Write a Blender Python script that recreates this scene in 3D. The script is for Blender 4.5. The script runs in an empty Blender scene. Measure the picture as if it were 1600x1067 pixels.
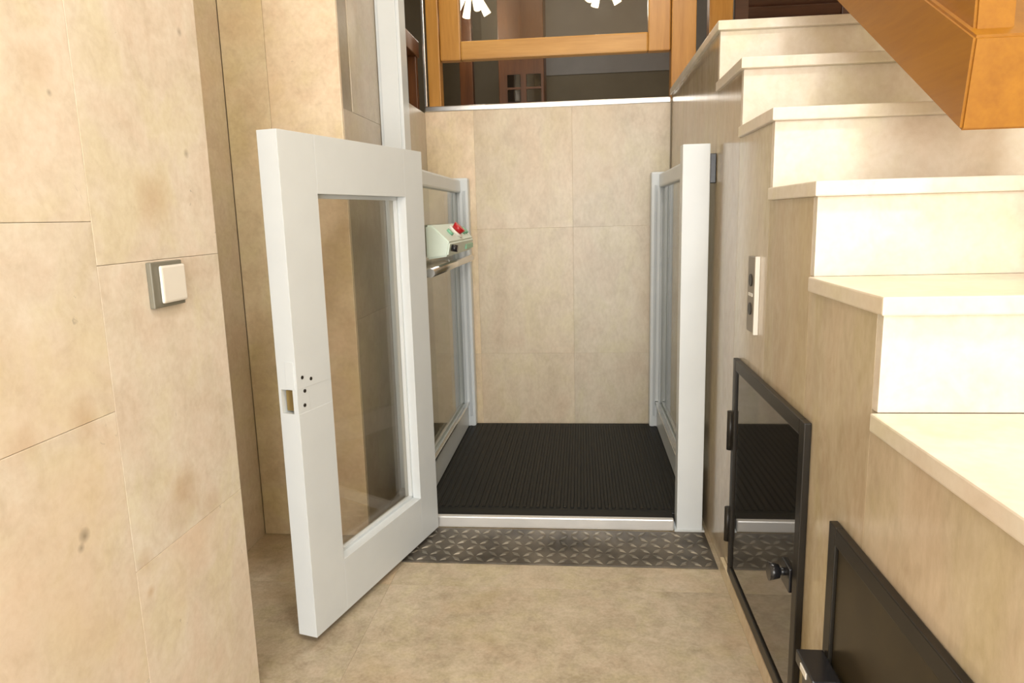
import bpy, bmesh, math, random
from mathutils import Matrix, Vector
random.seed(7)
S = bpy.context.scene
COL = S.collection

# ------------------------------------------------------------------ camera
def make_camera():
    f, cx, cy = 1095.0, 800.0, 533.5
    D = Vector((907 - cx, 337 - cy, f)).normalized()
    a = 0.026
    b = -D.z * f / (D.x * a + D.y)
    N = Vector((a * b, b, f)).normalized()
    X = N.cross(D)
    R = Matrix((X, D, -N))                     # world = R @ cam(x right, y down, z forward)
    r, d, w = R.col[0], R.col[1], R.col[2]
    m = Matrix.Identity(4)
    for i in range(3):
        m[i][0], m[i][1], m[i][2] = r[i], -d[i], -w[i]
    m[2][3] = 1.07
    cd = bpy.data.cameras.new('camera'); cd.sensor_width = 36; cd.lens = f / 1600 * 36
    cd.clip_start = 0.02
    o = bpy.data.objects.new('camera', cd); COL.objects.link(o); o.matrix_world = m
    S.camera = o
make_camera()

# ------------------------------------------------------------------ world, lamps, exposure
W = bpy.data.worlds.new('world'); S.world = W; W.use_nodes = True
W.node_tree.nodes['Background'].inputs[0].default_value = (1, .93, .82, 1)
W.node_tree.nodes['Background'].inputs[1].default_value = .15
vs = S.view_settings
vs.view_transform = 'Standard'; vs.look = 'None'; vs.gamma = 1; vs.use_curve_mapping = False
vs.exposure = 0.0

def area(name, loc, target, size, power, color=(1, .9, .76)):
    l = bpy.data.lights.new(name, 'AREA'); l.shape = 'DISK'; l.size = size; l.energy = power; l.color = color
    o = bpy.data.objects.new(name, l); COL.objects.link(o); o.location = loc
    o.rotation_euler = (Vector(target) - Vector(loc)).to_track_quat('-Z', 'Y').to_euler()
    return o
d = area('entrance_daylight', (.05, -2.33, 1.25), (.05, 0, 1.25), 1.3, 126, (1, .99, .965))
d.data.shape = 'RECTANGLE'; d.data.size = 1.3; d.data.size_y = 2.1
area('hall_light', (.60, -.2, 3.3), (.1, .3, 0), .5, 36, (1, .985, .94))
area('shaft_light', (-.1, 2.75, 3.7), (-.1, 2.7, 0), .4, 28, (1, .985, .94))

# ------------------------------------------------------------------ materials
def mat(name):
    m = bpy.data.materials.new(name); m.use_nodes = True
    nt = m.node_tree; nt.nodes.clear()
    out = nt.nodes.new('ShaderNodeOutputMaterial'); p = nt.nodes.new('ShaderNodeBsdfPrincipled')
    nt.links.new(p.outputs[0], out.inputs[0])
    return m, nt, p
def node(nt, t, **k):
    n = nt.nodes.new(t)
    for a, v in k.items():
        if a.startswith('i_'): n.inputs[a[2:].replace('_', ' ')].default_value = v
        else: setattr(n, a, v)
    return n
def ramp(nt, src, stops):
    r = nt.nodes.new('ShaderNodeValToRGB'); e = r.color_ramp.elements
    while len(e) < len(stops): e.new(.5)
    for q, (p, c) in zip(e, stops):
        q.position = p; q.color = (*c, 1) if len(c) == 3 else c
    nt.links.new(src, r.inputs[0]); return r.outputs[0]
def mix(nt, fac, a, b, blend='MIX'):
    m = nt.nodes.new('ShaderNodeMix'); m.data_type = 'RGBA'; m.blend_type = blend
    for i, v in ((0, fac), (6, a), (7, b)):
        if isinstance(v, (int, float)): m.inputs[i].default_value = v
        elif isinstance(v, tuple): m.inputs[i].default_value = (*v, 1)
        else: nt.links.new(v, m.inputs[i])
    return m.outputs[2]

def stone(name, base, light, dark, rough=.35, stretch=(1, 1, 1), scale=1.0, tint=True, stains=(), pits=True, coat=0.0, bump=.06):
    m, nt, p = mat(name)
    geo = node(nt, 'ShaderNodeNewGeometry'); oi = node(nt, 'ShaderNodeObjectInfo')
    off = node(nt, 'ShaderNodeVectorMath', operation='SCALE'); off.inputs[0].default_value = (31, 17, 23)
    nt.links.new(oi.outputs['Random'], off.inputs['Scale'])
    add = node(nt, 'ShaderNodeVectorMath', operation='ADD')
    nt.links.new(geo.outputs['Position'], add.inputs[0]); nt.links.new(off.outputs[0], add.inputs[1])
    mp = node(nt, 'ShaderNodeMapping'); mp.inputs['Scale'].default_value = stretch
    nt.links.new(add.outputs[0], mp.inputs[0]); v = mp.outputs[0]
    def noise(sc, det=4, r=.55, dist=0.0):
        n = node(nt, 'ShaderNodeTexNoise', i_Scale=sc * scale, i_Detail=det, i_Roughness=r, i_Distortion=dist)
        nt.links.new(v, n.inputs['Vector']); return n.outputs['Fac']
    n1 = noise(3.2, 5, .6, .6); n2 = noise(17, 6, .7, .5); n3 = noise(75, 3)
    c = ramp(nt, n1, [(.32, dark), (.48, base), (.66, light)])
    c2 = ramp(nt, n2, [(.36, dark), (.51, base), (.66, light)])
    c = mix(nt, .5, c, c2)
    hue = ramp(nt, noise(6.5, 3, .6, .4), [(.36, (1.0, .955, .95)), (.5, (1, 1, 1)), (.64, (.985, 1.0, .90))])
    c = mix(nt, 1.0, c, hue, 'MULTIPLY')
    c = mix(nt, .22, c, ramp(nt, n3, [(.35, dark), (.65, light)]))
    warm = ramp(nt, noise(1.7, 3, .5, .8), [(.52, (0, 0, 0)), (.72, (1, 1, 1))])
    c = mix(nt, mix(nt, .35, (0, 0, 0), warm), c, tuple(x * y for x, y in zip(base, (1.02, .86, .68))))
    for (pos, rad, amt, scol) in stains:
        sv = node(nt, 'ShaderNodeVectorMath', operation='DISTANCE'); sv.inputs[1].default_value = pos
        nt.links.new(geo.outputs['Position'], sv.inputs[0])
        nn = node(nt, 'ShaderNodeTexNoise', i_Scale=16.0, i_Detail=5.0); nt.links.new(geo.outputs['Position'], nn.inputs['Vector'])
        ma = node(nt, 'ShaderNodeMath', operation='MULTIPLY_ADD'); ma.inputs[1].default_value = rad * 1.4; 
        nt.links.new(nn.outputs['Fac'], ma.inputs[0]); nt.links.new(sv.outputs['Value'], ma.inputs[2])
        mr = node(nt, 'ShaderNodeMapRange'); mr.inputs[1].default_value = rad * .6; mr.inputs[2].default_value = rad * 1.7
        mr.inputs[3].default_value = amt; mr.inputs[4].default_value = 0
        nt.links.new(ma.outputs[0], mr.inputs[0])
        c = mix(nt, mr.outputs[0], c, scol)
    if pits:
        pn = noise(30, 5, .62, 1.2); pm = ramp(nt, pn, [(.70, (0, 0, 0)), (.76, (1, 1, 1))])
        c = mix(nt, mix(nt, .55, (0, 0, 0), pm), c, tuple(x * .45 for x in dark))
    if tint:
        c = mix(nt, 1.0, c, oi.outputs['Color'], 'MULTIPLY')
    nt.links.new(c, p.inputs['Base Color'])
    p.inputs['Roughness'].default_value = rough
    p.inputs['Coat Weight'].default_value = coat; p.inputs['Coat Roughness'].default_value = .08
    bn = node(nt, 'ShaderNodeBump', i_Strength=bump, i_Distance=.01)
    nt.links.new(n2, bn.inputs['Height']); nt.links.new(bn.outputs[0], p.inputs['Normal'])
    return m

def wood(name, a, b, rough=.35, axis='Z', scale=6.0):
    m, nt, p = mat(name)
    tc = node(nt, 'ShaderNodeNewGeometry')
    mp = node(nt, 'ShaderNodeMapping')
    mp.inputs['Scale'].default_value = {'Z': (1, 1, .08), 'X': (.08, 1, 1), 'Y': (1, .08, 1)}[axis]
    nt.links.new(tc.outputs['Position'], mp.inputs[0])
    n = node(nt, 'ShaderNodeTexNoise', i_Scale=scale * 4, i_Detail=6.0, i_Roughness=.6, i_Distortion=.4)
    nt.links.new(mp.outputs[0], n.inputs['Vector'])
    n2 = node(nt, 'ShaderNodeTexNoise', i_Scale=scale * 22, i_Detail=3.0); nt.links.new(mp.outputs[0], n2.inputs['Vector'])
    c = mix(nt, .3, ramp(nt, n.outputs['Fac'], [(.3, b), (.7, a)]), ramp(nt, n2.outputs['Fac'], [(.3, b), (.7, a)]))
    nt.links.new(c, p.inputs['Base Color']); p.inputs['Roughness'].default_value = rough
    return m

def plain(name, col, rough=.4, metal=0.0, coat=0.0, emit=None, var=.04, spec=.5):
    m, nt, p = mat(name)
    tc = node(nt, 'ShaderNodeNewGeometry')
    n = node(nt, 'ShaderNodeTexNoise', i_Scale=9.0, i_Detail=4.0); nt.links.new(tc.outputs['Position'], n.inputs['Vector'])
    c = ramp(nt, n.outputs['Fac'], [(.3, tuple(x * (1 - var) for x in col)), (.7, tuple(min(1, x * (1 + var)) for x in col))])
    nt.links.new(c, p.inputs['Base Color'])
    p.inputs['Roughness'].default_value = rough; p.inputs['Metallic'].default_value = metal
    p.inputs['Coat Weight'].default_value = coat; p.inputs['Specular IOR Level'].default_value = spec
    if emit:
        p.inputs['Emission Color'].default_value = (*emit[0], 1); p.inputs['Emission Strength'].default_value = emit[1]
    return m

def glass(name, tint=(.93, .95, .92), ior=1.45):
    m = bpy.data.materials.new(name); m.use_nodes = True; nt = m.node_tree; nt.nodes.clear()
    out = nt.nodes.new('ShaderNodeOutputMaterial'); mx = nt.nodes.new('ShaderNodeMixShader')
    t = nt.nodes.new('ShaderNodeBsdfTransparent'); t.inputs[0].default_value = (*tint, 1)
    g = nt.nodes.new('ShaderNodeBsdfGlossy'); g.inputs['Roughness'].default_value = .02
    lw = nt.nodes.new('ShaderNodeLayerWeight'); lw.inputs[0].default_value = .5
    pw = node(nt, 'ShaderNodeMath', operation='POWER'); pw.inputs[1].default_value = 5
    fr = node(nt, 'ShaderNodeMath', operation='MULTIPLY_ADD'); r0 = ((ior - 1) / (ior + 1)) ** 2
    fr.inputs[1].default_value = 1 - r0; fr.inputs[2].default_value = r0
    nt.links.new(lw.outputs['Facing'], pw.inputs[0]); nt.links.new(pw.outputs[0], fr.inputs[0])
    for a, b in ((fr.outputs[0], mx.inputs[0]), (t.outputs[0], mx.inputs[1]), (g.outputs[0], mx.inputs[2]), (mx.outputs[0], out.inputs[0])): nt.links.new(a, b)
    return m

OC, DK = (.50, .31, .14), (.16, .12, .08)
LS = [((-.75, 1.20, 1.115), .065, .5, OC), ((-.75, 1.18, .57), .075, .55, OC), ((-.75, .955, .785), .04, .6, OC), ((-.75, 1.27, .515), .05, .45, OC),
      ((-.75, .84, .78), .04, .4, OC), ((-.75, 1.055, .50), .03, .4, OC), ((-.75, .925, .612), .014, .8, DK), ((-.75, .915, .598), .009, .7, DK),
      ((-.75, .957, 1.285), .05, .3, OC), ((-.75, 1.318, 1.206), .009, .5, DK), ((-.75, 1.337, 1.43), .009, .5, DK), ((-.75, .975, 1.262), .007, .6, DK), ((-.75, 1.06, .445), .012, .5, OC)]
M = {}
M['trav_left'] = stone('travertine_honed', (.76, .675, .56), (.84, .775, .68), (.62, .53, .415), .45, stains=LS)
M['trav'] = stone('travertine', (.69, .595, .46), (.78, .70, .575), (.56, .465, .345), .30)
M['trav_pol'] = stone('travertine_polished', (.60, .515, .39), (.71, .625, .505), (.47, .385, .275), .16, stretch=(1, 1, .45), pits=False, bump=.012)
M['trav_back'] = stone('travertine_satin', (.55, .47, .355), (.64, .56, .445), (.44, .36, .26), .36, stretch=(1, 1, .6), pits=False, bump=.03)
M['cream'] = stone('cream_marble', (.75, .695, .60), (.81, .765, .69), (.64, .57, .465), .30, pits=False, scale=.8, bump=.02)
M['floor'] = stone('floor_stone', (.44, .37, .265), (.58, .505, .39), (.29, .235, .155), .38, scale=1.7, pits=False, bump=.03)
M['fjoint'] = plain('floor_grout', (.40, .33, .24), .9)
M['joint'] = plain('mortar', (.50, .43, .32), .9)
M['plaster'] = plain('plaster', (.78, .70, .56), .8)
M['white'] = plain('white_powder_coat', (.66, .70, .72), .32, var=.02)
M['alu'] = plain('aluminium', (.80, .80, .79), .26, metal=1.0, var=.05)
M['groove'] = plain('grey_profile', (.50, .54, .57), .35)
M['lozenge'] = plain('worn_steel', (.26, .24, .20), .4, metal=.6, var=.5)
M['steel'] = plain('dull_steel', (.12, .105, .085), .5, metal=.5, var=.5)
M['rubber'] = plain('black_rubber', (.010, .010, .008), .55, spec=.25)
M['blackgloss'] = plain('black_lacquer', (.012, .010, .008), .045, coat=.6, var=.1)
M['blackmetal'] = plain('black_metal', (.020, .017, .013), .35, var=.2, spec=.3)
M['blackplastic'] = plain('black_plastic', (.015, .015, .017), .25)
M['glass'] = glass('clear_glass')
M['glass_dark'] = glass('door_glass', (.95, .94, .91), 1.6)
M['wood_z'] = wood('honey_wood_upright', (.50, .245, .05), (.35, .15, .022), .3, 'Z')
M['wood_x'] = wood('honey_wood_rail', (.58, .31, .08), (.42, .20, .04), .3, 'X')
M['wood_y'] = wood('honey_wood_beam', (.36, .155, .010), (.26, .10, .005), .38, 'Y')
M['darkwood'] = wood('dark_wood', (.10, .04, .018), (.05, .02, .009), .35, 'X')
M['brownwood'] = wood('brown_wood', (.17, .062, .018), (.09, .03, .008), .35, 'Z')
M['greywall'] = plain('grey_paint', (.40, .39, .39), .8)
M['taupe'] = plain('taupe_paint', (.26, .225, .165), .8)
M['switch'] = plain('switch_white', (.83, .80, .74), .3, var=.01)
M['switchframe'] = plain('switch_grey_frame', (.20, .19, .15), .4)
M['red'] = plain('red_plastic', (.50, .015, .02), .3)
M['green'] = plain('green_plastic', (.22, .50, .33), .35)
M['console'] = plain('pale_green_console', (.66, .76, .68), .35, var=.02)
M['glint'] = plain('glint_glow', (1, .95, .85), .3, emit=((1, .85, .6), 2.2))  # glow of the tubes that imitate glints reflected in the screen glass
M['brass'] = plain('brass', (.45, .33, .14), .35, metal=.8)

# ------------------------------------------------------------------ helpers
def tag(o, label=None, cat=None, group=None, kind=None):
    if label: o['label'] = label
    if cat: o['category'] = cat
    if group: o['group'] = group
    if kind: o['kind'] = kind
    return o
def link(name, me, m, parent=None, loc=(0, 0, 0)):
    o = bpy.data.objects.new(name, me); COL.objects.link(o)
    if m and not me.materials: me.materials.append(m)
    o.location = loc
    if parent: o.parent = parent
    return o
def bm_box(bm, x0, x1, y0, y1, z0, z1, bev=0.0, seg=2):
    b2 = bmesh.new(); bmesh.ops.create_cube(b2, size=1)
    for v in b2.verts:
        v.co = Vector(((x0 + x1) / 2 + v.co.x * (x1 - x0), (y0 + y1) / 2 + v.co.y * (y1 - y0), (z0 + z1) / 2 + v.co.z * (z1 - z0)))
    if bev: bmesh.ops.bevel(b2, geom=b2.edges[:], offset=bev, segments=seg, affect='EDGES', profile=.6)
    t = bpy.data.meshes.new('t'); b2.to_mesh(t); b2.free(); bm.from_mesh(t); bpy.data.meshes.remove(t)
def finish(name, bm, m, parent=None, smooth=False, origin=None, world=True):
    """links the bmesh as one object; coordinates are world ones unless world=False (parent-local)"""
    if origin is None:
        xs = [v.co for v in bm.verts]
        origin = Vector(((min(c.x for c in xs) + max(c.x for c in xs)) / 2, (min(c.y for c in xs) + max(c.y for c in xs)) / 2, min(c.z for c in xs)))
    origin = Vector(origin)
    bmesh.ops.translate(bm, verts=bm.verts[:], vec=-origin)
    bmesh.ops.recalc_face_normals(bm, faces=bm.faces[:])
    me = bpy.data.meshes.new(name); bm.to_mesh(me); bm.free()
    if smooth:
        for p in me.polygons: p.use_smooth = True
    loc = origin
    if parent is not None and world:
        q = parent
        while q: loc = loc - q.location; q = q.parent
    return link(name, me, m, parent, loc)
def box(name, x0, x1, y0, y1, z0, z1, m, parent=None, bev=.0015, world=True, col=None):
    bm = bmesh.new(); bm_box(bm, x0, x1, y0, y1, z0, z1, bev)
    o = finish(name, bm, m, parent, world=world)
    if col is not None: o.color = (*col, 1) if len(col) == 3 else col
    return o
def empty(name, loc, rz=0):
    o = bpy.data.objects.new(name, None); COL.objects.link(o); o.location = loc; o.rotation_euler = (0, 0, rz)
    o.empty_display_size = .1
    return o
def bm_cyl(bm, p, q, r, n=20, r2=None):
    p, q = Vector(p), Vector(q); d = q - p
    b2 = bmesh.new(); bmesh.ops.create_cone(b2, cap_ends=True, segments=n, radius1=r, radius2=r if r2 is None else r2, depth=d.length)
    bmesh.ops.transform(b2, matrix=Matrix.Translation((p + q) / 2) @ d.to_track_quat('Z', 'Y').to_matrix().to_4x4(), verts=b2.verts[:])
    t = bpy.data.meshes.new('t'); b2.to_mesh(t); b2.free(); bm.from_mesh(t); bpy.data.meshes.remove(t)
def cyl(name, p, q, r, m, parent=None, n=20, r2=None, world=True):
    bm = bmesh.new(); bm_cyl(bm, p, q, r, n, r2)
    o = finish(name, bm, m, parent, world=world)
    for f in o.data.polygons: f.use_smooth = len(f.vertices) == 4
    return o
def struct(name, *a, **k):
    return tag(box(name, *a, **k), kind='structure')
def shade(v, w=0.0): return (v + w, v, v - w)
G = .0006                                                  # stone joint

# ------------------------------------------------------------------ setting: floor
fl = struct('floor', -1.25, 1.3, -2.3, 3.6, -.08, -.012, M['fjoint'], bev=0)
y = -2.3; k = 0
xs = [-1.25, -.575, .425]
ys = [-2.3, -1.7, -1.1, -.5, .1, .7, 1.3, 1.89, 2.31, 2.9, 3.5]
for i in range(len(xs) - 1):
    for j in range(len(ys) - 1):
        v = random.uniform(.95, 1.05)
        box('floor_tile', xs[i] + G / 3, xs[i + 1] - G / 3, ys[j] + G / 3, ys[j + 1] - G / 3, -.012, 0, M['floor'], fl, .0004, col=shade(v, .01))

# ------------------------------------------------------------------ setting: left wall (near), recess, niche, shaft side
wl = struct('wall_left', -1.10, -.765, -2.3, 1.385, 0, 3.9, M['joint'], bev=0)
def slabs_x(par, xa, xb, cells, m, base=1.0, jit=.04):
    """slabs of a wall whose faces are at x = xa..xb; cells are (y0, y1, z0, z1)"""
    for (y0, y1, z0, z1) in cells:
        v = base * random.uniform(1 - jit, 1 + jit)
        box('stone_slab', xa, xb, y0 + G / 2, y1 - G / 2, z0 + G / 2, z1 - G / 2, m, par, .001, col=shade(v, random.uniform(-.01, .015)))
c = []
for (y0, y1, zs) in ((-2.3, -1.55, [0, .6, 1.3, 2.0, 2.7, 3.9]), (-1.55, -.85, [0, .8, 1.5, 2.2, 3.0, 3.9]), (-.85, -.2, [0, .5, 1.1, 1.9, 2.8, 3.9]),
                     (-.2, .42, [0, .62, 1.25, 1.9, 2.8, 3.9]), (.42, 1.028, [0, .30, .778, 1.08, 1.75, 2.6, 3.9]), (1.028, 1.40, [0, .497, 1.012, 1.80, 2.7, 3.9])):
    c += [(y0, y1, zs[i], zs[i + 1]) for i in range(len(zs) - 1)]
slabs_x(wl, -.765, -.75, c, M['trav_left'], 1.0, .02)
for z0, z1 in ((0, 1.3), (1.3, 2.6), (2.6, 3.9)):          # return of the near wall block
    box('stone_slab', -1.10, -.7655, 1.385, 1.40, z0 + G / 2, z1 - G / 2, M['trav_left'], wl, .001, col=(1, 1, 1))
wr_ = struct('wall_recess', -1.20, -1.125, 1.40, 2.30, 0, 3.9, M['joint'], bev=0)
slabs_x(wr_, -1.125, -1.11, [(1.40, 2.208, 0, 1.9), (1.40, 2.208, 1.9, 3.9)], M['trav'], .95, .01)
wn = struct('wall_niche', -1.125, -.75, 2.225, 2.30, 0, 3.9, M['joint'], bev=0)
for (x0, x1, col) in ((-1.109, -.9663, (1.12, 1.12, 1.02)), (-.966, -.735, (1.17, 1.12, 1.06))):
    for z0, z1 in ((0, 1.9), (1.9, 3.9)):
        box('stone_slab', x0 + G, x1, 2.208, 2.225, z0 + G / 2, z1 - G / 2, M['trav'], wn, .0015, col=col)
ws = struct('wall_shaft', -.83, -.75, 2.30, 2.74, 0, 3.9, M['joint'], bev=0)
box('shaft_curb', -.83, -.75, 2.74, 3.50, 0, 1.56, M['joint'], ws, 0)
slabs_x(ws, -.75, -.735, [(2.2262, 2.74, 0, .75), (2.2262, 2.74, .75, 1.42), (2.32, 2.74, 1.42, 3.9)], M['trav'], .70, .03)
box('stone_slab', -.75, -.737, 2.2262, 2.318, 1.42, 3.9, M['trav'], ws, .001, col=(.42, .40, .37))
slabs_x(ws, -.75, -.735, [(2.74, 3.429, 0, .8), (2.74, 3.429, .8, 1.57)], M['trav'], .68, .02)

# ------------------------------------------------------------------ setting: shaft back wall
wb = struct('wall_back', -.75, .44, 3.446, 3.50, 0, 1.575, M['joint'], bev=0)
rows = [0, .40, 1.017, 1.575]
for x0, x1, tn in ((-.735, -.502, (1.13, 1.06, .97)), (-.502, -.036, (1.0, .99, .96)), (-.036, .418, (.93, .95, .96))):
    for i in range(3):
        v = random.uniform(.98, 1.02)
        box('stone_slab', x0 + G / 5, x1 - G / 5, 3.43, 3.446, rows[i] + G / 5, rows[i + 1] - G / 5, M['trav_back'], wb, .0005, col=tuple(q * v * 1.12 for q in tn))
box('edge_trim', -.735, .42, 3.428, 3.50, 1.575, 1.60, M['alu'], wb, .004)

# ------------------------------------------------------------------ setting: wall below the stairs
NOSE = [(1.0, .95), (1.305, 1.12), (1.61, 1.288), (1.93, 1.457), (2.262, 1.63)]
TH = .027
wst = struct('wall_stair', .437, .50, -2.3, 3.446, 0, .70, M['joint'], bev=0)
prof = [(-2.3, -1.3, .78 - TH), (-1.3, -.2, .78 - TH), (-.2, 1.0405, .78 - TH)]
for i, (yy, zz) in enumerate(NOSE):
    y1 = NOSE[i + 1][0] + .0405 if i + 1 < len(NOSE) else 3.43
    prof.append((yy + .0405, y1, zz - TH))
tones = [(.92, .90, .86)] * 2 + [(.96, .94, .90), (.90, .88, .82), (.88, .86, .80), (.95, .97, .98), (.78, .74, .68), (.78, .74, .68)]
for (y0, y1, zt), tn in zip(prof, tones):
    box('stone_slab', .4225, .437, y0 + G / 3, y1 - G / 3, 0, zt, M['trav_pol'], wst, .0008, col=tn)
for (y0, y1, zt) in prof[3:]:
    box('wall_core', .4372, .50, y0 + .024, y1 - .002, .70, zt, M['joint'], wst, 0)
bb = tag(box('baseboard_stair', .411, .4222, -2.3, 2.02, .0, .045, M['trav_pol'], bev=.002, col=(1.05, 1.0, .92)), kind='structure')

# ------------------------------------------------------------------ staircase
st = tag(empty('staircase', (.9, 1.6, 0)), 'flight of cream marble steps rising beside the lift', 'staircase')
XR = 1.30
def tread(y0, y1, z): box('tread', .412, XR - .002, y0, y1, z - TH, z, M['cream'], st, .003, col=shade(random.uniform(.97, 1.03), .01))
tread(-2.28, 1.0195, .78)
for i, (yy, zz) in enumerate(NOSE):
    z0 = .78 if i == 0 else NOSE[i - 1][1]
    box('riser', .4226, XR - .002, yy + .020, yy + .04, z0, zz - TH, M['cream'], st, .001, col=shade(random.uniform(.96, 1.04), .012))
    y1 = NOSE[i + 1][0] + .0195 if i + 1 < len(NOSE) else 3.42
    tread(yy, y1, zz)

# ------------------------------------------------------------------ rest of the shell
struct('wall_right', 1.30, 1.38, -2.3, 6.6, 0, 3.9, M['plaster'], bev=0)
we = struct('wall_entrance', -1.10, -.63, -2.38, -2.3, 0, 3.9, M['plaster'], bev=0)
box('wall_panel', .73, 1.30, -2.38, -2.3, 0, 3.9, M['plaster'], we, 0)
box('wall_panel', -.63, .73, -2.38, -2.3, 2.32, 3.9, M['plaster'], we, 0)
struct('ceiling', -2.6, 1.38, -2.38, 6.7, 3.9, 3.98, M['plaster'], bev=0)
fu = struct('floor_upper', -.75, 1.30, 3.50, 6.6, 1.50, 1.60, M['trav'], bev=0)
box('floor_slab', -2.5, -.751, 2.75, 6.6, 1.46, 1.56, M['trav'], fu, 0)
box('floor_slab', .51, 1.30, 2.32, 3.499, 1.50, 1.60, M['trav'], fu, 0)
struct('wall_upper_left', -2.6, -2.5, 2.3, 6.6, 1.4, 3.9, M['taupe'], bev=0)
struct('wall_upper_front', -2.5, -.831, 2.301, 2.38, 1.4, 3.9, M['taupe'], bev=0)
wf = struct('wall_upper_back', -2.6, 1.3, 6.6, 6.7, 1.4, 3.9, M['taupe'], bev=0)
box('wall_band', -.45, 1.29, 6.585, 6.60, 2.31, 3.89, M['greywall'], wf, .002)

# ------------------------------------------------------------------ platform lift
lift = tag(empty('platform_lift', (-.1, 2.85, 0)), 'white wheelchair platform lift with ribbed black floor and low glazed sides', 'lift')
box('platform', -.585, .385, 2.354, 3.42, .004, .037, M['blackmetal'], lift, .003)
box('floor_mat', -.58, .38, 2.356, 3.415, .037, .042, M['rubber'], lift, .001)
box('mat_edge', -.530, .308, 2.306, 2.3555, .004, .042, M['rubber'], lift, .002)
rib_me = None
n = 38
for i in range(n):
    x = -.555 + i * (.91 / (n - 1))
    if rib_me is None:
        bm = bmesh.new()
        prof_ = [(-.0075, 0), (-.005, .0035), (.005, .0035), (.0075, 0)]
        a = [bm.verts.new((px, -.515, pz)) for px, pz in prof_]; b = [bm.verts.new((px, .515, pz)) for px, pz in prof_]
        for q in range(3): bm.faces.new((a[q], a[q + 1], b[q + 1], b[q]))
        bm.faces.new(a); bm.faces.new(b[::-1])
        bmesh.ops.recalc_face_normals(bm, faces=bm.faces[:])
        rib_me = bpy.data.meshes.new('rib'); bm.to_mesh(rib_me); bm.free(); rib_me.materials.append(M['rubber'])
    link('rib', rib_me, None, lift, Vector((x, 2.8855, .042)) - lift.location)
th = box('threshold', -.530, .308, 2.284, 2.3055, .002, .042, plain('satin_aluminium', (.70, .69, .67), .28, metal=.35), lift, .004)
# side frames
def side(xp, s, name):
    """xp: plane of the side panel, s=+1 when the platform lies towards +x"""
    xi, xo = (xp + .02 * s, xp - .02 * s); x0, x1 = min(xi, xo), max(xi, xo)
    box('top_rail', x0, x1, 2.42, 3.36, 1.19, 1.25, M['white'], lift, .008)
    box('bottom_rail', x0, x1, 2.42, 3.36, .046, .16, M['white'], lift, .005)
    xa, xb = sorted((xp - .03 * s, xp + .055 * s))
    box('corner_post', xa, xb, 3.36, 3.42, .042, 1.26, M['white'], lift, .008)
    box('post_groove', xp + .008 * s - .006, xp + .008 * s + .006, 3.352, 3.3605, .10, 1.20, M['groove'], lift, .001)
    box('post_groove', xp + .035 * s - .005, xp + .035 * s + .005, 3.352, 3.3605, .10, 1.20, M['groove'], lift, .001)
    box('front_post', x0, x1, 2.36, 2.42, .042, 1.25, M['white'], lift, .006)
    box('side_pane', xp - .004, xp + .004, 2.42, 3.36, .16, 1.19, M['glass'], lift, 0)
    box('glazing_bead', xp + .012 * s, xp + .026 * s, 2.42, 3.36, .158, .170, M['alu'], lift, .002)
side(-.585, 1, 'left'); side(.382, -1, 'right')
# drive column
col = tag(empty('lift_column', (-.69, 2.68, 0)), 'tall white drive column rising at the side of the lift', 'column')
box('column_body', -.734, -.645, 2.64, 2.735, 0, 2.9, M['white'], col, .004)
box('column_cover', -.722, -.657, 2.632, 2.64, .05, 2.85, M['white'], col, .002)
# handrail and console
hr = tag(empty('handrail', (-.53, 2.85, .86)), 'grey metal handrail along the inner side of the lift', 'handrail')
cyl('rail', (-.525, 2.42, .885), (-.525, 3.34, .885), .016, M['alu'], hr)
for yy in (2.5, 3.27):
    cyl('bracket', (-.5645, yy, .868), (-.527, yy, .880), .008, M['alu'], hr, 12)
bm = bmesh.new()                                          # console: sloped top housing
yc0, yc1 = 2.55, 3.12
pf = [(-.564, .925), (-.485, .935), (-.475, .985), (-.540, 1.050), (-.564, 1.050)]
a = [bm.verts.new((x, yc0, z)) for x, z in pf]; b = [bm.verts.new((x, yc1, z)) for x, z in pf]
for q in range(5): bm.faces.new((a[q], a[(q + 1) % 5], b[(q + 1) % 5], b[q]))
bm.faces.new(a); bm.faces.new(b[::-1])
bmesh.ops.bevel(bm, geom=bm.edges[:], offset=.006, segments=2, affect='EDGES')
con = tag(empty('control_console', (-.53, 2.83, .92)), 'pale green lift control console with a red stop button above the handrail', 'control panel')
finish('housing', bm, M['console'], con)
nrm = Vector((.065, 0, .065)).normalized()
def on_top(yy, t=.5): return Vector((-.540 + .065 * t, yy, 1.050 - .065 * t))
p = on_top(2.84)
clr = cyl('button_collar', p - nrm * .002, p + nrm * .010, .034, M['switch'], con, 24)
cyl('stop_button', p + nrm * .010, p + nrm * .032, .022, M['red'], clr, 24, .027)
for yy in (3.0, 3.06):
    p = on_top(yy); cyl('push_button', p - nrm * .001, p + nrm * .012, .018, M['green'], con, 20)
p = on_top(2.72); cyl('push_button', p - nrm * .001, p + nrm * .010, .015, M['green'], con, 20)
p = Vector((-.478, 2.60, .965)); cyl('key_switch', p - Vector((.004, 0, 0)), p + Vector((.022, 0, -.004)), .013, M['blackplastic'], con, 16)
box('console_strip', -.4845, -.4760, 2.93, 3.11, .945, .965, M['green'], con, .001)

# ------------------------------------------------------------------ gate (open) and strike post
P, Q = Vector((-.50, 2.25)), Vector((-.679, 1.60))
ang = math.atan2(Q.y - P.y, Q.x - P.x)
gate = tag(empty('lift_gate', (P.x, P.y, 0), ang), 'open white gate with a tall glass pane at the lift entrance', 'gate')
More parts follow.
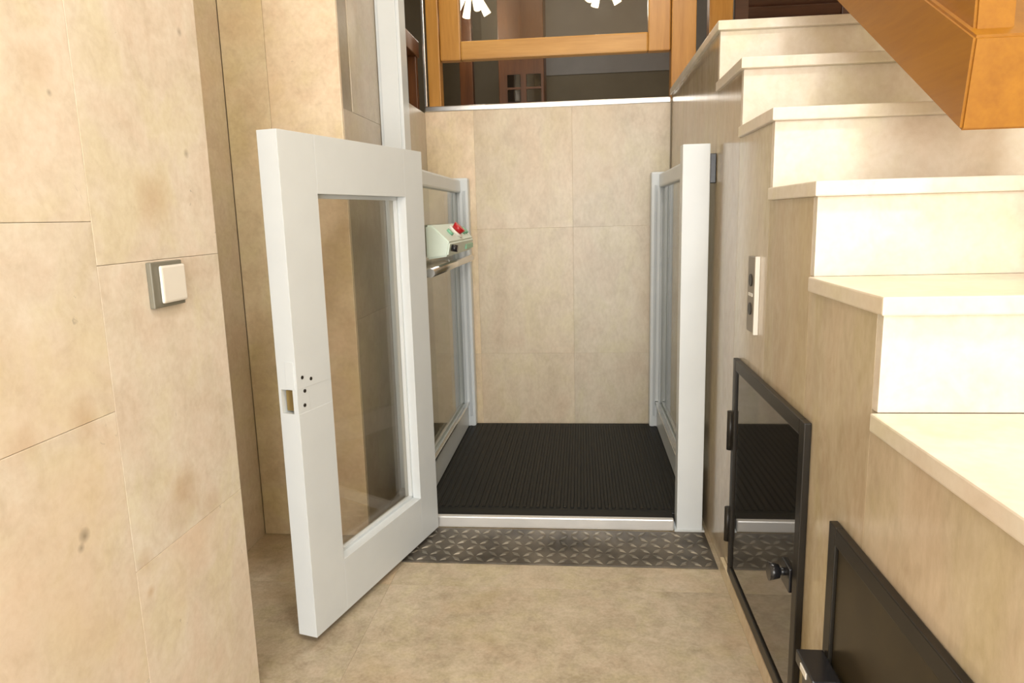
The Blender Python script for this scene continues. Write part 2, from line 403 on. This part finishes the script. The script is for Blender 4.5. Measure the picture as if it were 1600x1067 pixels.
# local: +x from hinge to latch, visible face y=0, body extends to y<0 (away to the left)
L, T, Z0, Z1 = .690, .056, .018, 1.282
sgn = -1 if (Matrix.Rotation(ang, 2) @ Vector((0, 1))).x > 0 else 1   # which local side is the visible (+x world) face
ya, yb = (-T, 0.0) if sgn == -1 else (0.0, T)
yf = 0.0; yback = -T if sgn == -1 else T
def gy(u, v): return tuple(sorted((u * sgn, v * sgn)))   # u,v: depth behind visible face
def gp(name, x0, x1, z0, z1, d0, d1, m='white', bev=.001):
    y0, y1 = gy(d0, d1); return box(name, x0, x1, y0, y1, z0, z1, M[m], gate, bev, world=False)
gp('hinge_stile', 0, .115, Z0, Z1, 0, T)
# latch stile with a real pocket for the lock
LZ0, LZ1 = .612, .672
gp('latch_stile', .552, L, Z0, LZ0, 0, T)
gp('latch_stile', .552, L, LZ1, Z1, 0, T)
gp('latch_stile', .552, L - .045, LZ0 - .001, LZ1 + .001, .0005, T - .0005, bev=0)
gp('latch_stile', L - .046, L, LZ0 - .001, LZ1 + .001, T - .008, T - .0005, bev=0)
gp('latch_stile', L - .046, L, LZ0 - .001, LZ1 + .001, .0005, .014, bev=0)
gp('lock_case', L - .043, L - .012, LZ0 + .004, LZ1 - .004, .022, .044, 'brass', .002)
gp('strike_plate', L - .0005, L + .0015, LZ1 + .002, LZ1 + .07, .006, .030, 'white', .0005)
gp('top_rail', .115, .552, 1.140, Z1, 0, T)
gp('bottom_rail', .115, .552, Z0, .168, 0, T)
gp('glass_pane', .112, .556, .164, 1.146, T - .016, T - .010, 'glass_dark', 0)
for (x0, x1, z0, z1) in ((.115, .552, 1.130, 1.1405), (.115, .552, .1675, .178), (.1145, .125, .168, 1.140), (.542, .5525, .168, 1.140)):
    gp('glazing_bead', x0, x1, z0, z1, T - .0285, T - .017, 'white', .001)
for (x, z) in ((L - .022, .70), (L - .028, .665), (L - .024, .630), (L - .055, .690)):
    y0 = -.0015 * sgn
    cyl('screw', (x, y0, z), (x, .002 * sgn, z), .0045, M['blackmetal'], gate, 10, world=False)
for z in (.2, 1.1):
    cyl('hinge', (-.012, .030 * sgn, z), (-.012, .030 * sgn, z + .09), .010, M['white'], gate, 14, world=False)
hp = tag(empty('hinge_post', (-.55, 2.30, 0)), 'slim white post carrying the hinges of the open gate', 'post')
box('post_body', -.62, -.535, 2.275, 2.31, 0, 1.27, M['white'], hp, .003)
sp = tag(empty('strike_post', (.362, 2.31, 0)), 'white square post against the stair wall at the lift entrance', 'post')
box('post_body', .318, .403, 2.288, 2.345, .0, 1.28, M['white'], sp, .003)
box('latch_box', .4035, .4215, 2.292, 2.33, 1.16, 1.25, M['blackplastic'], sp, .002)
box('foot_plate', .31, .41, 2.28, 2.352, .0, .006, M['white'], sp, .001)

# ------------------------------------------------------------------ chequer plate
cp = tag(empty('chequer_plate', (-.08, 2.155, 0)), 'dull steel chequer plate in front of the lift threshold', 'metal plate')
box('plate', -.575, .408, 2.027, 2.274, .0, .004, M['steel'], cp, .001)
bm = bmesh.new()
vs_ = [bm.verts.new(q) for q in ((-.022, 0, 0), (0, -.008, 0), (.022, 0, 0), (0, .008, 0), (-.013, 0, .003), (0, -.004, .003), (.013, 0, .003), (0, .004, .003))]
for q in range(4): bm.faces.new((vs_[q], vs_[(q + 1) % 4], vs_[4 + (q + 1) % 4], vs_[4 + q]))
bm.faces.new(vs_[4:]); bmesh.ops.recalc_face_normals(bm, faces=bm.faces[:])
loz = bpy.data.meshes.new('lozenge'); bm.to_mesh(loz); bm.free(); loz.materials.append(M['lozenge'])
nx, ny = 26, 6
for i in range(nx):
    for j in range(ny):
        o = link('lozenge', loz, None, cp, Vector((-.553 + i * .0375, 2.050 + j * .0395, .0038)) - cp.location)
        o.rotation_euler.z = math.radians(45 if (i + j) % 2 else -45)

# ------------------------------------------------------------------ access doors in the stair wall
def access(name, label, y0, y1, z0, z1):
    e = tag(empty(name, (.40, (y0 + y1) / 2, z0)), label, 'access door', 'access doors under the stairs')
    F = .030
    xa = .408
    for nm, a in (('frame_side', (y0, y0 + F, z0, z1)), ('frame_side', (y1 - F, y1, z0, z1)), ('frame_top', (y0 + F, y1 - F, z1 - F, z1)), ('frame_bottom', (y0 + F, y1 - F, z0, z0 + F))):
        box(nm, xa, .4215, *a, M['blackmetal'], e, .002)
    leaf = box('door_leaf', .413, .4214, y0 + F + .003, y1 - F - .003, z0 + F + .003, z1 - F - .003, M['blackgloss'], e, .002)
    return e, leaf
a1, leaf1 = access('access_door', 'glossy black access door between the lift post and the lower hatch', 1.292, 1.905, .058, .682)
for z0, z1 in ((.42, .53), (.15, .25)):
    cyl('hinge', (.407, 1.914, z0), (.407, 1.914, z1), .009, M['blackmetal'], a1, 12)
cyl('knob_stem', (.4125, 1.372, .345), (.396, 1.372, .345), .008, M['blackplastic'], leaf1, 14)
cyl('knob', (.397, 1.372, .345), (.376, 1.372, .345), .014, M['blackplastic'], leaf1, 20, .019)
box('latch_plate', .4065, .4135, 1.335, 1.39, .318, .368, M['blackplastic'], leaf1, .002)
a2, leaf2 = access('access_hatch', 'lower brown black access hatch below the stair landing', .45, 1.142, .0, .560)
for ch in a2.children:
    if ch.name.startswith('door_leaf'):
        ch.data.materials.clear(); ch.data.materials.append(plain('dark_bronze', (.030, .022, .010), .3, var=.3, spec=.3))
box('latch_handle', .362, .4075, 1.045, 1.135, .305, .328, M['blackplastic'], leaf2, .003)
box('latch_body', .366, .4075, 1.055, 1.110, .16, .305, M['blackplastic'], leaf2, .004)
box('latch_badge', .3605, .3625, 1.075, 1.105, .311, .322, M['switch'], leaf2, .0005)

# ------------------------------------------------------------------ call station and light switch
cs = tag(empty('call_station', (.415, 1.755, .777)), 'narrow aluminium call plate with buttons on the wall below the stairs', 'call panel')
box('plate', .4125, .4222, 1.72, 1.79, .778, .962, plain('brushed_grey', (.34, .31, .27), .45, metal=.3), cs, .002)
box('end_cap', .4115, .4222, 1.712, 1.7195, .776, .964, M['switch'], cs, .001)
for z in (.835, .905):
    cyl('push_button', (.413, 1.755, z), (.410, 1.755, z), .015, M['blackmetal'], cs, 18)
box('label_window', .411, .4126, 1.735, 1.775, .866, .874, M['switch'], cs, .0005)
sw = tag(empty('light_switch', (-.745, 1.212, .928)), 'white rocker switch in a grey frame on the travertine wall', 'light switch')
box('frame', -.7498, -.740, 1.150, 1.246, .928, 1.009, M['switchframe'], sw, .002)
box('rocker', -.740, -.734, 1.170, 1.2455, .935, 1.002, M['switch'], sw, .004)

# ------------------------------------------------------------------ wooden boxed handrail above the stairs
br = tag(empty('boxed_handrail', (.95, 1.2, 1.15)), 'massive honey wood boxed handrail sloping up above the steps', 'handrail')
def sloped(name, x0, x1, ya, yb, zb, zt, sl, parent, m, lean=.0, bev=.004):
    bm = bmesh.new()
    vv = []
    for x in (x0, x1):
        for (yy, zz) in ((ya, zb), (ya - lean, zt), (yb, zt + sl * (yb - ya)), (yb, zb + sl * (yb - ya))):
            vv.append(bm.verts.new((x, yy, zz)))
    a, b = vv[:4], vv[4:]
    bm.faces.new(a); bm.faces.new(b[::-1])
    for q in range(4): bm.faces.new((a[q], b[q], b[(q + 1) % 4], a[(q + 1) % 4]))
    bmesh.ops.bevel(bm, geom=bm.edges[:], offset=bev, segments=2, affect='EDGES')
    return finish(name, bm, m, parent)
sloped('beam', .60, .86, 1.215, 3.608, 1.186, 1.324, .60, br, M['wood_y'], .02)
sloped('cap_rail', .612, .672, 1.222, 3.608, 1.326, 1.46, .58, br, M['wood_y'], .0)

box('newel', .795, .855, 1.23, 1.285, .9505, 1.20, M['wood_z'], br, .003)

# ------------------------------------------------------------------ upper level: wooden screens
sc = tag(empty('glazed_screen', (-.1, 3.56, 1.6)), 'honey wood framed glass screen on the landing above the lift', 'screen')
Y0, Y1 = 3.52, 3.575
box('post', -.728, -.668, 3.505, 3.585, 1.6005, 3.3, M['wood_z'], sc, .004)
box('post', .428, .540, 3.505, 3.585, 1.6005, 3.3, M['wood_z'], sc, .004)
box('stile', -.666, -.567, Y0, Y1, 1.822, 3.2, M['wood_z'], sc, .006)
box('stile', .322, .426, Y0, Y1, 1.822, 3.2, M['wood_z'], sc, .006)
box('bottom_rail', -.567, .322, Y0 - .002, Y1, 1.822, 1.908, M['wood_x'], sc, .008)
box('top_rail', -.567, .322, Y0, Y1, 3.1, 3.2, M['wood_x'], sc, .006)
box('glass_pane', -.57, .325, 3.545, 3.551, 1.905, 3.103, M['glass_dark'], sc, 0)
sr = tag(empty('side_rail', (-.79, 3.1, 1.56)), 'brown wooden side railing above the shaft wall beside the column', 'railing')
box('rail', -.815, -.765, 2.76, 3.50, 1.835, 1.91, M['brownwood'], sr, .004)
for yy in (2.80, 3.46):
    box('rail_post', -.81, -.77, yy - .02, yy + .02, 1.5605, 1.835, M['brownwood'], sr, .003)
cpz = tag(box('corner_profile', -.734, -.722, 3.4285, 3.44, 1.6005, 3.3, M['alu'], bev=.002), 'thin bright metal profile standing at the shaft corner', 'metal profile')
# stair head: post and dark louvred door
pp = tag(empty('stair_head_post', (.67, 3.56, 1.6)), 'pale wooden post standing at the head of the stairs', 'post')
box('post_body', .615, .725, 3.61, 3.68, 1.6005, 3.3, M['wood_z'], pp, .005)
box('post_base', .605, .735, 3.60, 3.69, 1.6005, 1.66, M['wood_z'], pp, .005)
ld = tag(empty('louvred_door', (1.0, 3.66, 1.6)), 'dark brown louvred door at the top of the stairs', 'door')
box('stile', .737, .80, 3.63, 3.67, 1.6005, 3.4, M['darkwood'], ld, .003)
box('stile', 1.225, 1.298, 3.63, 3.67, 1.6005, 3.4, M['darkwood'], ld, .003)
z = 1.61
while z < 3.36:
    bm = bmesh.new(); bm_box(bm, .80, 1.225, -.006, .006, -.032, .032, .002)
    bmesh.ops.rotate(bm, verts=bm.verts[:], cent=(0, 0, 0), matrix=Matrix.Rotation(math.radians(28), 3, 'X'))
    bmesh.ops.translate(bm, verts=bm.verts[:], vec=(0, 3.65, z + .034))
    finish('slat', bm, M['darkwood'], ld)
    z += .058

# upper room furniture
cab = tag(empty('cabinet', (-.42, 5.2, 1.6)), 'reddish brown cabinet with dark glass doors in the upper hall', 'cabinet')
box('carcass', -.55, -.24, 5.02, 5.40, 1.6005, 2.75, M['brownwood'], cab, .004)
for x0, x1 in ((-.49, -.40), (-.36, -.26)):
    d = box('door', x0, x1, 5.005, 5.02, 1.85, 2.03, M['blackgloss'], cab, .003)
    box('door_rail', x0, x1, 4.998, 5.005, 1.93, 1.945, M['brownwood'], d, .002)
cl = tag(empty('wooden_column', (-.78, 5.1, 1.6)), 'dark wooden column beside the cabinet in the upper hall', 'column')
box('shaft', -.825, -.735, 5.05, 5.14, 1.6005, 3.5, M['brownwood'], cl, .004)
box('base', -.84, -.72, 5.035, 5.155, 1.6005, 1.70, M['brownwood'], cl, .004)
def lamp_glint(x, y, z, label):  # added stand-in for a glint of hall lamps reflected in the glass
    e = tag(empty('glint_lamp', (x, y, z)), label, 'glint')
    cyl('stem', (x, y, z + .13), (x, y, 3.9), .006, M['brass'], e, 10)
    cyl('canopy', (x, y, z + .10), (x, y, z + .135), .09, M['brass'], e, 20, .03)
    l = bpy.data.lights.new('added_glow', 'POINT'); l.energy = 2.5; l.color = (1, .9, .75); l.shadow_soft_size = .06  # unseen point light added to brighten the upper hall
    lo = bpy.data.objects.new('added_glow', l); COL.objects.link(lo); lo.parent = e; lo.location = (0, 0, -.05)
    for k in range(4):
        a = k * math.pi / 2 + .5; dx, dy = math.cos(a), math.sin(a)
        cyl('glint_tube', (x + dx * .05, y + dy * .05, z + .10), (x + dx * .11, y + dy * .11, z), .018, M['glint'], e, 14, .026)
lamp_glint(-.69, 4.8, 2.38, 'lit brass stand-in for a reflected lamp hanging above the wooden column in the upper hall')
lamp_glint(.155, 4.8, 2.405, 'lit brass stand-in for a reflected lamp hanging before the grey band of the upper hall')
